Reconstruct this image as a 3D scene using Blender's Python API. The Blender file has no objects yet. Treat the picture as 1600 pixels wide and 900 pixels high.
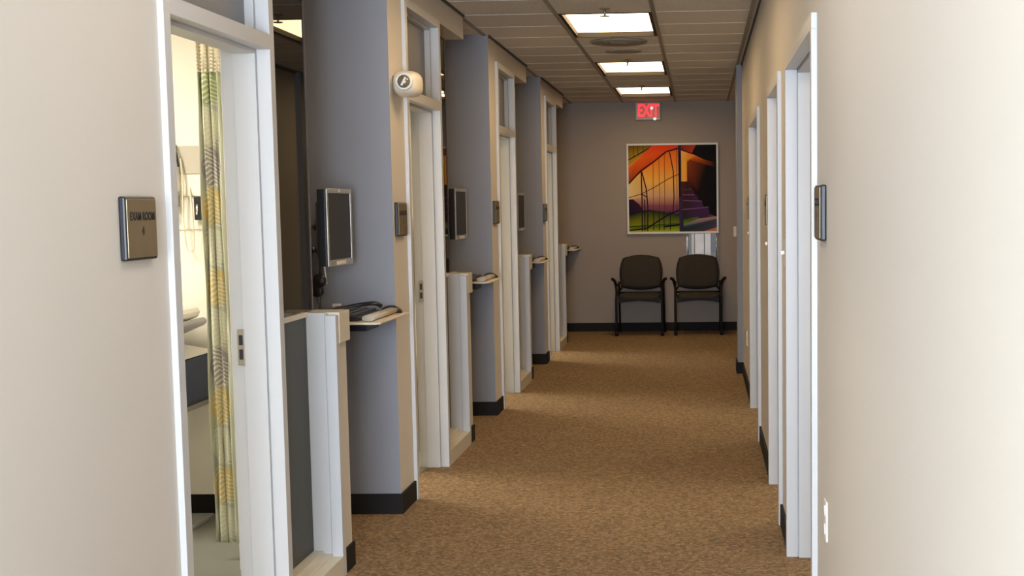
import bpy, bmesh, math, random
from mathutils import Vector, Matrix
random.seed(7)
PI = math.pi
S = bpy.context.scene
COL = S.collection

# ------------------------------------------------------------------ helpers
def lin(c):
    return tuple(((x/255)/12.92 if x/255 <= .04045 else (((x/255)+.055)/1.055)**2.4) for x in c)

MATS = {}
def mat(name, col=(.5, .5, .5), rough=.6, metal=0, spec=.5, bump=0, bscale=200, var=0, vscale=40, emit=None, estr=0, coat=0):
    m = bpy.data.materials.new(name); m.use_nodes = True
    nt = m.node_tree; b = nt.nodes['Principled BSDF']
    b.inputs['Base Color'].default_value = (*col, 1)
    b.inputs['Roughness'].default_value = rough
    b.inputs['Metallic'].default_value = metal
    b.inputs['Specular IOR Level'].default_value = spec
    b.inputs['Coat Weight'].default_value = coat
    if emit:
        b.inputs['Emission Color'].default_value = (*emit, 1); b.inputs['Emission Strength'].default_value = estr
    tc = nt.nodes.new('ShaderNodeTexCoord')
    if var:
        n = nt.nodes.new('ShaderNodeTexNoise'); n.inputs['Scale'].default_value = vscale; n.inputs['Detail'].default_value = 4
        nt.links.new(tc.outputs['Object'], n.inputs['Vector'])
        mx = nt.nodes.new('ShaderNodeMix'); mx.data_type = 'RGBA'
        mx.inputs[6].default_value = (*[x*(1-var) for x in col], 1); mx.inputs[7].default_value = (*[min(1, x*(1+var)) for x in col], 1)
        nt.links.new(n.outputs['Fac'], mx.inputs[0]); nt.links.new(mx.outputs[2], b.inputs['Base Color'])
    if bump:
        n2 = nt.nodes.new('ShaderNodeTexNoise'); n2.inputs['Scale'].default_value = bscale
        nt.links.new(tc.outputs['Object'], n2.inputs['Vector'])
        bp = nt.nodes.new('ShaderNodeBump'); bp.inputs['Strength'].default_value = bump; bp.inputs['Distance'].default_value = .002
        nt.links.new(n2.outputs['Fac'], bp.inputs['Height']); nt.links.new(bp.outputs[0], b.inputs['Normal'])
    MATS[name] = m
    return m

def box(bm, x0, x1, y0, y1, z0, z1, mi=0, rot=None):
    vs = [bm.verts.new((x, y, z)) for x in (x0, x1) for y in (y0, y1) for z in (z0, z1)]
    out = []
    for q in ((0, 1, 3, 2), (4, 6, 7, 5), (0, 4, 5, 1), (2, 3, 7, 6), (0, 2, 6, 4), (1, 5, 7, 3)):
        f = bm.faces.new([vs[i] for i in q]); f.material_index = mi; out.append(f)
    if rot:
        bmesh.ops.transform(bm, matrix=rot, verts=vs)
    return vs, out

def prism(bm, pts, axis, a, b, mi=0):
    """polygon pts (2D) extruded along axis from a to b. axis 'x': pts=(y,z); 'y': pts=(x,z); 'z': pts=(x,y)"""
    def P(p, t):
        return {'x': (t, p[0], p[1]), 'y': (p[0], t, p[1]), 'z': (p[0], p[1], t)}[axis]
    A = [bm.verts.new(P(p, a)) for p in pts]; B = [bm.verts.new(P(p, b)) for p in pts]
    n = len(pts); fs = [bm.faces.new(A[::-1]), bm.faces.new(B)]
    for i in range(n):
        fs.append(bm.faces.new((A[i], A[(i+1) % n], B[(i+1) % n], B[i])))
    for f in fs: f.material_index = mi
    return A+B

def lathe(bm, prof, c=(0, 0, 0), axis='z', n=24, mi=0):
    """prof: list of (r, h)"""
    rings = []
    for r, h in prof:
        ring = []
        for i in range(n):
            a = 2*PI*i/n; u, v = r*math.cos(a), r*math.sin(a)
            p = {'z': (u, v, h), 'x': (h, u, v), 'y': (u, h, v)}[axis]
            ring.append(bm.verts.new((p[0]+c[0], p[1]+c[1], p[2]+c[2])))
        rings.append(ring)
    for a, b in zip(rings, rings[1:]):
        for i in range(n):
            f = bm.faces.new((a[i], a[(i+1) % n], b[(i+1) % n], b[i])); f.material_index = mi; f.smooth = True
    for rg in (rings[0], rings[-1]):
        try:
            f = bm.faces.new(rg); f.material_index = mi
        except Exception: pass

def smooth_path(pts, k=6):
    P = [Vector(p) for p in pts]; out = []
    for i in range(len(P)-1):
        p0 = P[max(i-1, 0)]; p1 = P[i]; p2 = P[i+1]; p3 = P[min(i+2, len(P)-1)]
        for j in range(k):
            t = j/k
            out.append(.5*((2*p1)+(-p0+p2)*t+(2*p0-5*p1+4*p2-p3)*t*t+(-p0+3*p1-3*p2+p3)*t**3))
    out.append(P[-1]); return out

def tube(bm, pts, r, n=10, mi=0, smooth=True, sx=1.0):
    P = smooth_path(pts) if smooth and len(pts) > 2 else [Vector(p) for p in pts]
    rings = []; up = None
    for i, p in enumerate(P):
        d = (P[min(i+1, len(P)-1)]-P[max(i-1, 0)]).normalized()
        if up is None:
            up = Vector((0, 0, 1)) if abs(d.z) < .9 else Vector((1, 0, 0))
        s = d.cross(up).normalized(); up = s.cross(d).normalized()
        rr = r(i/(len(P)-1)) if callable(r) else r
        rings.append([bm.verts.new(p+s*math.cos(2*PI*j/n)*rr*sx+up*math.sin(2*PI*j/n)*rr) for j in range(n)])
    for a, b in zip(rings, rings[1:]):
        for j in range(n):
            f = bm.faces.new((a[j], a[(j+1) % n], b[(j+1) % n], b[j])); f.smooth = True; f.material_index = mi
    for rg in (rings[0][::-1], rings[-1]):
        f = bm.faces.new(rg); f.material_index = mi

def obj(name, bm, mats, parent=None, bevel=0, loc=None, smooth=False):
    bmesh.ops.recalc_face_normals(bm, faces=bm.faces)
    me = bpy.data.meshes.new(name); bm.to_mesh(me); bm.free()
    if not isinstance(mats, (list, tuple)): mats = [mats]
    for m in mats: me.materials.append(MATS[m] if isinstance(m, str) else m)
    if smooth:
        for p in me.polygons: p.use_smooth = True
    o = bpy.data.objects.new(name, me); COL.objects.link(o)
    if parent: o.parent = parent
    if loc: o.location = loc
    if bevel:
        md = o.modifiers.new('bevel', 'BEVEL'); md.width = bevel; md.segments = 2; md.limit_method = 'ANGLE'; md.angle_limit = .7
    return o

def tag(o, label, cat, group=None, kind=None):
    o['label'] = label; o['category'] = cat
    if group: o['group'] = group
    if kind: o['kind'] = kind
    return o

def thing(name, label, cat, loc=(0, 0, 0), rz=0, group=None, kind=None):
    o = bpy.data.objects.new(name, None); COL.objects.link(o); o.location = loc; o.rotation_euler = (0, 0, rz); o.empty_display_size = .05
    return tag(o, label, cat, group, kind)

def struct(name, bm, m, label, cat, parent=None, bevel=0):
    o = obj(name, bm, m, parent, bevel)
    return tag(o, label, cat, kind='structure')

def dup(root, loc, rz=None, label=None):
    def cp(o, par):
        c = o.copy(); COL.objects.link(c)
        if par: c.parent = par
        for ch in list(o.children): cp(ch, c)
        return c
    r = cp(root, None); r.location = loc
    if rz is not None: r.rotation_euler = (0, 0, rz)
    if label: r['label'] = label
    return r

def text(name, body, size, parent, loc, rot, m, ext=.0006, sx=1.0):
    cu = bpy.data.curves.new(name, 'FONT'); cu.body = body; cu.size = size; cu.align_x = 'CENTER'; cu.align_y = 'CENTER'; cu.extrude = ext
    cu.offset = size*.028
    tmp = bpy.data.objects.new('tmp', cu); COL.objects.link(tmp)
    me = bpy.data.meshes.new_from_object(tmp.evaluated_get(bpy.context.evaluated_depsgraph_get()))
    bpy.data.objects.remove(tmp); bpy.data.curves.remove(cu)
    me.materials.clear(); me.materials.append(MATS[m])
    o = bpy.data.objects.new(name, me); COL.objects.link(o); o.parent = parent
    o.location = loc; o.rotation_euler = rot; o.scale = (sx, 1, 1)
    return o

def B(): return bmesh.new()

# ------------------------------------------------------------------ materials
mat('wall_light', (.60, .555, .485), .55, bump=.12, bscale=350)
mat('wall_back', (.31, .25, .195), .6, bump=.12, bscale=350)  # blue-grey wall browned so its colour carries the warm hall light
mat('wall_blue', (.242, .238, .250), .6, bump=.12, bscale=350)
mat('wall_room', (.86, .82, .72), .6, bump=.08, bscale=300)
mat('frame_paint', (.53, .52, .50), .38, bump=.03, bscale=120)
mat('transom_paint', (.20, .20, .21), .5)
mat('base_dark', (.016, .014, .012), .7, spec=.15)
mat('reveal_dark', (.05, .045, .04), .6)  # dark for the painted ceiling-edge shadow strips and the panel behind the glass
mat('grid_paint', (.27, .235, .185), .5)  # tan carries the shade on the otherwise white runners
mat('plastic_black', (.012, .012, .013), .35)
mat('plastic_cream', (.72, .64, .50), .4)
mat('plastic_white', (.78, .76, .70), .35)
mat('silver', (.50, .49, .46), .3, metal=.8)
mat('chrome', (.75, .75, .75), .12, metal=1)
mat('screen', (.02, .02, .022), .45, spec=.3)
mat('brass_plate', (.30, .24, .15), .3, metal=.75, var=.15, vscale=12)
mat('sign_ink', (.012, .01, .01), .5)
mat('navy_vinyl', (.008, .014, .05), .5, spec=.2)
mat('paper_white', (.78, .75, .68), .7, bump=.2, bscale=30)
mat('grey_vinyl', (.30, .30, .31), .45)
mat('taupe_vinyl', (.14, .13, .11), .5)
mat('green_plastic', (.02, .22, .09), .3)
mat('room_floor', (.20, .20, .175), .35, var=.12, vscale=6)
mat('picture_frame', (.66, .62, .52), .35)
mat('chair_black', (.006, .006, .006), .5, spec=.2)
mat('magazine', (.80, .78, .80), .3, var=.2, vscale=9)
mat('exit_house', (.45, .40, .32), .4)
mat('exit_red', (.6, .01, .015), .4, emit=(1, .03, .04), estr=1.1)
mat('lens_clear', (.75, .72, .62), .15, spec=.8)
mat('reflector', (.30, .24, .15), .3, metal=.6, var=.5, vscale=45)
mat('mouse_grey', (.05, .05, .055), .3)
mat('palm', (.42, .36, .27), .35)
mat('steel_dull', (.34, .30, .24), .35, metal=.7)
mat('lens_room', (1, .95, .85), .5, emit=(1, .93, .78), estr=1)
mat('lens_near', (1, .95, .85), .5, emit=(1, .92, .88), estr=6)  # unseen near fitting, tinted cooler than the hall row to brighten the near walls
mat('lens_right', (1, .95, .85), .5, emit=(1, .86, .66), estr=9)
mat('lens_hall', (1, .95, .85), .5, emit=(1, .70, .38), estr=1)

def carpet_mat():
    m = bpy.data.materials.new('carpet'); m.use_nodes = True; nt = m.node_tree; b = nt.nodes['Principled BSDF']
    b.inputs['Roughness'].default_value = .95; b.inputs['Specular IOR Level'].default_value = .1
    tc = nt.nodes.new('ShaderNodeTexCoord')
    v = nt.nodes.new('ShaderNodeTexVoronoi'); v.inputs['Scale'].default_value = 75
    n = nt.nodes.new('ShaderNodeTexNoise'); n.inputs['Scale'].default_value = 38; n.inputs['Detail'].default_value = 5; n.inputs['Roughness'].default_value = .75
    nt.links.new(tc.outputs['Object'], v.inputs['Vector']); nt.links.new(tc.outputs['Object'], n.inputs['Vector'])
    cr = nt.nodes.new('ShaderNodeValToRGB'); e = cr.color_ramp.elements
    e[0].position = .0; e[0].color = (.06, .042, .024, 1); e[1].position = 1; e[1].color = (.50, .34, .19, 1)
    k = e.new(.5); k.color = (.225, .152, .085, 1)
    sp = nt.nodes.new('ShaderNodeSeparateColor'); nt.links.new(v.outputs['Color'], sp.inputs[0])
    ad = nt.nodes.new('ShaderNodeMath'); ad.operation = 'MULTIPLY_ADD'; ad.inputs[1].default_value = .42
    nt.links.new(sp.outputs[0], ad.inputs[0])
    mu = nt.nodes.new('ShaderNodeMath'); mu.operation = 'MULTIPLY'; mu.inputs[1].default_value = .58
    nt.links.new(n.outputs['Fac'], mu.inputs[0]); nt.links.new(mu.outputs[0], ad.inputs[2])
    nt.links.new(ad.outputs[0], cr.inputs[0]); nt.links.new(cr.outputs[0], b.inputs['Base Color'])
    bp = nt.nodes.new('ShaderNodeBump'); bp.inputs['Strength'].default_value = .6; bp.inputs['Distance'].default_value = .006
    nt.links.new(v.outputs['Distance'], bp.inputs['Height']); nt.links.new(bp.outputs[0], b.inputs['Normal'])
    MATS['carpet'] = m
carpet_mat()

def tile_mat():
    m = bpy.data.materials.new('ceiling_tile'); m.use_nodes = True; nt = m.node_tree; b = nt.nodes['Principled BSDF']
    b.inputs['Roughness'].default_value = .9; b.inputs['Specular IOR Level'].default_value = .1
    tc = nt.nodes.new('ShaderNodeTexCoord'); n = nt.nodes.new('ShaderNodeTexNoise'); n.inputs['Scale'].default_value = 90; n.inputs['Detail'].default_value = 6
    nt.links.new(tc.outputs['Object'], n.inputs['Vector'])
    cr = nt.nodes.new('ShaderNodeValToRGB'); e = cr.color_ramp.elements
    e[0].position = .35; e[0].color = (.58, .55, .48, 1); e[1].position = .6; e[1].color = (.76, .72, .64, 1)
    nt.links.new(n.outputs['Fac'], cr.inputs[0]); nt.links.new(cr.outputs[0], b.inputs['Base Color'])
    bp = nt.nodes.new('ShaderNodeBump'); bp.inputs['Strength'].default_value = .3; bp.inputs['Distance'].default_value = .003
    nt.links.new(n.outputs['Fac'], bp.inputs['Height']); nt.links.new(bp.outputs[0], b.inputs['Normal'])
    MATS['ceiling_tile'] = m
tile_mat()

def dark_glass():
    m = bpy.data.materials.new('dark_glass'); m.use_nodes = True; nt = m.node_tree; b = nt.nodes['Principled BSDF']
    b.inputs['Base Color'].default_value = (.006, .006, .005, 1); b.inputs['Roughness'].default_value = .015
    b.inputs['IOR'].default_value = 1.45; b.inputs['Specular IOR Level'].default_value = .18
    MATS['dark_glass'] = m
    m = bpy.data.materials.new('smoked_glass'); m.use_nodes = True; nt = m.node_tree; b = nt.nodes['Principled BSDF']
    b.inputs['Base Color'].default_value = (.066, .066, .047, 1); b.inputs['Roughness'].default_value = .4; b.inputs['Specular IOR Level'].default_value = .2
    tr = nt.nodes.new('ShaderNodeBsdfTransparent'); tr.inputs[0].default_value = (.45, .47, .42, 1)
    mx = nt.nodes.new('ShaderNodeMixShader'); mx.inputs[0].default_value = .12
    nt.links.new(b.outputs[0], mx.inputs[1]); nt.links.new(tr.outputs[0], mx.inputs[2])
    nt.links.new(mx.outputs[0], nt.nodes['Material Output'].inputs['Surface'])
    MATS['smoked_glass'] = m
    m = bpy.data.materials.new('acrylic'); m.use_nodes = True; nt = m.node_tree; b = nt.nodes['Principled BSDF']
    b.inputs['Base Color'].default_value = (.8, .85, .85, 1); b.inputs['Roughness'].default_value = .05
    tr = nt.nodes.new('ShaderNodeBsdfTransparent')
    mx = nt.nodes.new('ShaderNodeMixShader'); mx.inputs[0].default_value = .82
    nt.links.new(b.outputs[0], mx.inputs[1]); nt.links.new(tr.outputs[0], mx.inputs[2])
    nt.links.new(mx.outputs[0], nt.nodes['Material Output'].inputs['Surface'])
    MATS['acrylic'] = m
dark_glass()

def fabric_stripe():
    m = bpy.data.materials.new('chair_fabric'); m.use_nodes = True; nt = m.node_tree; b = nt.nodes['Principled BSDF']
    b.inputs['Roughness'].default_value = .85
    tc = nt.nodes.new('ShaderNodeTexCoord'); w = nt.nodes.new('ShaderNodeTexWave'); w.bands_direction = 'X'
    w.inputs['Scale'].default_value = 14; w.inputs['Distortion'].default_value = .3
    nt.links.new(tc.outputs['Object'], w.inputs['Vector'])
    cr = nt.nodes.new('ShaderNodeValToRGB'); e = cr.color_ramp.elements
    e[0].color = (.013, .010, .006, 1); e[1].color = (.042, .031, .018, 1)
    nt.links.new(w.outputs['Fac'], cr.inputs[0]); nt.links.new(cr.outputs[0], b.inputs['Base Color'])
    MATS['chair_fabric'] = m
fabric_stripe()

def nmath(nt, op, a, b=None, c=None):
    n = nt.nodes.new('ShaderNodeMath'); n.operation = op
    for i, v in enumerate((a, b, c)):
        if v is None: continue
        if isinstance(v, (int, float)): n.inputs[i].default_value = v
        else: nt.links.new(v, n.inputs[i])
    return n.outputs[0]

def curtain_mat():
    m = bpy.data.materials.new('curtain_fabric'); m.use_nodes = True; nt = m.node_tree; b = nt.nodes['Principled BSDF']
    b.inputs['Roughness'].default_value = .7
    uv = nt.nodes.new('ShaderNodeUVMap'); sp = nt.nodes.new('ShaderNodeSeparateXYZ'); nt.links.new(uv.outputs[0], sp.inputs[0])
    U, V = sp.outputs[0], sp.outputs[1]
    cw, ch = .17, .167
    cu = nmath(nt, 'DIVIDE', nmath(nt, 'ADD', U, .15), cw); iu = nmath(nt, 'FLOOR', cu)
    odd = nmath(nt, 'MULTIPLY', nmath(nt, 'MODULO', nmath(nt, 'ADD', iu, 1.0), 2.0), .5)
    cv = nmath(nt, 'ADD', nmath(nt, 'DIVIDE', nmath(nt, 'SUBTRACT', V, .085), ch), odd); iv = nmath(nt, 'FLOOR', cv)
    lx = nmath(nt, 'MULTIPLY', nmath(nt, 'SUBTRACT', nmath(nt, 'FRACT', cu), .5), cw)
    ly = nmath(nt, 'MULTIPLY', nmath(nt, 'SUBTRACT', nmath(nt, 'FRACT', cv), .5), ch)
    r = nmath(nt, 'SQRT', nmath(nt, 'ADD', nmath(nt, 'MULTIPLY', lx, lx), nmath(nt, 'MULTIPLY', ly, ly)))
    disc = nmath(nt, 'LESS_THAN', r, .078)
    # leaf fronds: chevrons on either side of a slanted midrib
    mid = nmath(nt, 'ADD', lx, nmath(nt, 'MULTIPLY', ly, .35))
    ph = nmath(nt, 'ADD', nmath(nt, 'MULTIPLY', ly, 330.0), nmath(nt, 'MULTIPLY', nmath(nt, 'ABSOLUTE', mid), 170.0))
    st = nmath(nt, 'GREATER_THAN', nmath(nt, 'SINE', ph), .35)
    inl = nmath(nt, 'LESS_THAN', nmath(nt, 'ADD', nmath(nt, 'ABSOLUTE', mid), nmath(nt, 'MULTIPLY', nmath(nt, 'ABSOLUTE', ly), .45)), .070)
    leaf = nmath(nt, 'MULTIPLY', st, inl)
    sq = nmath(nt, 'DIVIDE', nmath(nt, 'ADD', nmath(nt, 'MODULO', iv, 12.0), .5), 12.0)
    cr = nt.nodes.new('ShaderNodeValToRGB'); cr.color_ramp.interpolation = 'CONSTANT'; e = cr.color_ramp.elements
    Wc, Yc, Pc, Gc = (.60, .60, .46, 1), (.60, .47, .19, 1), (.34, .31, .31, 1), (.34, .40, .18, 1)
    seq = [Wc, Yc, Wc, Yc, Pc, Wc, Yc, Wc, Yc, Pc, Wc, Gc]
    e[0].position = 0; e[0].color = seq[0]; e[1].position = 1/12; e[1].color = seq[1]
    for i_ in range(2, 12): e.new(i_/12).color = seq[i_]
    nt.links.new(sq, cr.inputs[0])
    def mix(f, a, bb):
        x = nt.nodes.new('ShaderNodeMix'); x.data_type = 'RGBA'; nt.links.new(f, x.inputs[0])
        for i, v in ((6, a), (7, bb)):
            if isinstance(v, tuple): x.inputs[i].default_value = (*v, 1)
            else: nt.links.new(v, x.inputs[i])
        return x.outputs[2]
    c1 = mix(disc, (.47, .48, .38), cr.outputs[0])
    c2 = mix(leaf, c1, (.66, .65, .53))
    nt.links.new(c2, b.inputs['Base Color'])
    MATS['curtain_fabric'] = m
    m = bpy.data.materials.new('curtain_net'); m.use_nodes = True; nt = m.node_tree; b = nt.nodes['Principled BSDF']
    b.inputs['Base Color'].default_value = (.74, .66, .48, 1); b.inputs['Roughness'].default_value = .8
    uv = nt.nodes.new('ShaderNodeUVMap'); sp = nt.nodes.new('ShaderNodeSeparateXYZ'); nt.links.new(uv.outputs[0], sp.inputs[0])
    a = nmath(nt, 'SINE', nmath(nt, 'MULTIPLY', nmath(nt, 'ADD', sp.outputs[0], sp.outputs[1]), 210.0))
    c = nmath(nt, 'SINE', nmath(nt, 'MULTIPLY', nmath(nt, 'SUBTRACT', sp.outputs[0], sp.outputs[1]), 210.0))
    hole = nmath(nt, 'GREATER_THAN', nmath(nt, 'MULTIPLY', a, c), .35)
    tr = nt.nodes.new('ShaderNodeBsdfTransparent'); mx = nt.nodes.new('ShaderNodeMixShader')
    nt.links.new(hole, mx.inputs[0]); nt.links.new(b.outputs[0], mx.inputs[1]); nt.links.new(tr.outputs[0], mx.inputs[2])
    nt.links.new(mx.outputs[0], nt.nodes['Material Output'].inputs['Surface'])
    MATS['curtain_net'] = m
curtain_mat()

# ------------------------------------------------------------------ layout numbers
XL, XLF, XLI = -1.475, -1.457, -1.63      # left wall face, frame face, room side
XR, XRF, XRI = .370, .352, .520           # right wall face, frame face, room side
XG = -1.885  # dark glass in the alcoves
CEIL = 2.69; BZ0, BZ1 = 2.537, 2.672
YB = 16.65                                 # back wall
NEAR = [3.845, 7.055, 10.265, 13.475]      # outer edge of each left door frame
FAR = [4.85, 8.01, 11.225, 14.44]
COLY = [6.73, 9.95, 13.2, YB]              # camera-side face of the partition after each alcove
ORD = ['first', 'second', 'third', 'fourth']

# ------------------------------------------------------------------ floor and ceiling
bm = B(); box(bm, -4.6, 4.2, -3.2, 17.0, -.12, 0)
struct('floor', bm, 'carpet', 'brown speckled loop carpet running down the corridor', 'floor')
for i, (y0, y1) in enumerate(((3.0, 6.73), (6.95, 9.95), (10.17, 13.2), (13.42, 16.5))):
    bm = B(); box(bm, -4.4, -1.922, y0+.0, y1, -.02, .004)
    box(bm, -1.922, XLI, max(y0, NEAR[i]-.3), FAR[i]+.837, -.02, .004)
    box(bm, XLI, -1.582, NEAR[i]+.07, FAR[i]-.07, -.02, .004)
    struct('floor', bm, 'room_floor', 'grey vinyl floor inside the %s exam room on the left' % ORD[i], 'floor')

LG = [(-.89, -.28)]
GX = [-1.5, -.893, -.280, .330]
LY = [2.84, 5.89, 8.94, 11.98, 14.55]
YG0 = 8.94
# ceiling panels with real openings for the lights
bm = B()
xs = [-4.6, GX[1]+.012, GX[2]-.012, 4.2]
ys = [-3.2]
for y in LY: ys += [y+.01, y+1.25]
ys.append(17.0)
for i in range(3):
    for j in range(len(ys)-1):
        if i == 1 and j % 2 == 1: continue
        box(bm, xs[i], xs[i+1], ys[j], ys[j+1], CEIL, CEIL+.1)
struct('ceiling', bm, 'ceiling_tile', 'fissured lay-in ceiling tiles above the corridor', 'ceiling')
bm = B()
for x in GX+[.94, 1.55]:
    box(bm, x-.012, x+.012, -3, 16.6, CEIL-.009, CEIL+.001)
struct('trim_1', bm, 'grid_paint', 'brownish ceiling grid runners along the corridor', 'ceiling grid')
mat('tee_pale', (.76, .72, .64), .7)
bm = B()
k = -19
while YG0+.6096*k < 16.6:
    y = YG0+.6096*k; k += 1
    if y < -3: continue
    segs = [(-1.86, GX[0]-.012), (GX[0]+.012, GX[1]-.012), (GX[2]+.012, GX[3]-.012), (GX[3]+.012, 1.9)]
    if not any(l-.02 < y < l+1.27 for l in LY): segs.append((GX[1]+.012, GX[2]-.012))
    for a, b_ in segs: box(bm, a, b_, y-.006, y+.006, CEIL-.0015, CEIL+.001)
struct('trim_2', bm, 'tee_pale', 'pale cross tees between the ceiling tiles', 'ceiling grid')

# troffers
def troffer(name, x0, x1, y0, y1, z, label, lens, group):
    cx, cy = (x0+x1)/2, (y0+y1)/2
    t = thing(name, label, 'ceiling light', (cx, cy, z), 0, group)
    hx, hy = (x1-x0)/2, (y1-y0)/2
    bm = B()
    d, w = .03, .022
    box(bm, -hx, hx, -hy, hy, d+.012, .09)
    box(bm, -hx, -hx+w, -hy, hy, -.004, d+.012); box(bm, hx-w, hx, -hy, hy, -.004, d+.012)
    box(bm, -hx+w, hx-w, -hy, -hy+w, -.004, d+.012); box(bm, -hx+w, hx-w, hy-w, hy, -.004, d+.012)
    obj('housing', bm, 'trof_house', t)
    bm = B(); box(bm, -hx+w, hx-w, -hy+w, hy-w, d, d+.01)
    obj('lens', bm, lens, t)
    return t
mat('trof_house', (.035, .03, .025), .6, spec=.1)
TL = ['nearest fluorescent ceiling light, behind the first exam door', 'fluorescent ceiling light over the first computer alcove',
      'nearest and largest of the bright ceiling lights in view', 'middle one of the three bright ceiling lights in view', 'farthest and smallest bright ceiling light, by the exit sign']
for y, l in zip(LY, TL):
    troffer('ceiling_light', GX[1]+.013, GX[2]-.013, y+.011, y+1.249, CEIL, l, 'lens_hall' if y > 3 else 'lens_near', 'corridor ceiling lights')

# sprinklers, diffuser, detector
def sprinkler(x, y, label):
    t = thing('fire_sprinkler', label, 'sprinkler', (x, y, CEIL), 0, 'ceiling sprinklers')
    bm = B(); lathe(bm, [(.001, 0), (.035, 0), (.034, -.004), (.02, -.007), (.001, -.007)]); obj('escutcheon', bm, 'steel_dull', t)
    bm = B(); lathe(bm, [(.009, -.005), (.009, -.03), (.005, -.045)], n=12); obj('body', bm, 'steel_dull', t)
    bm = B(); lathe(bm, [(.001, -.046), (.03, -.046), (.03, -.05), (.001, -.05)], n=16); obj('deflector', bm, 'steel_dull', t)
sprinkler(-.572, 8.74, 'fire sprinkler just in front of the nearest visible ceiling light')
sprinkler(-.59, 11.80, 'fire sprinkler just in front of the middle ceiling light')
sprinkler(-.58, 14.38, 'fire sprinkler just in front of the farthest ceiling light')
t = thing('ceiling_vent', 'round stepped air diffuser behind the nearest visible ceiling light', 'vent', (-.585, 10.47, CEIL))
bm = B()
for r in (.20, .15, .10): lathe(bm, [(r, 0), (r+.012, -.008), (r, -.018), (r-.02, -.004)], n=32)
obj('diffuser_ring', bm, 'grid_paint', t)
bm = B(); lathe(bm, [(.001, -.02), (.06, -.02), (.07, -.004), (.001, -.004)], n=32); obj('centre_cone', bm, 'grid_paint', t)
t = thing('ceiling_speaker', 'flat round speaker grille between nearest and middle ceiling lights', 'speaker', (-.59, 11.16, CEIL))
bm = B(); lathe(bm, [(.001, 0), (.14, 0), (.14, -.006), (.12, -.01), (.001, -.012)], n=32); obj('grille', bm, 'grid_paint', t)

# ------------------------------------------------------------------ left wall
def wallbox(bm, *a, side=None):
    """mi 0 light, 1 blue on the face whose normal is 'side'"""
    vs, fs = box(bm, *a)
    return fs

bm = B(); box(bm, XLI, XL, -3.2, NEAR[0]+.02, 0, BZ1+.018)
struct('wall_left', bm, 'wall_light', 'pale corridor wall with the room 4 sign', 'wall')

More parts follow.
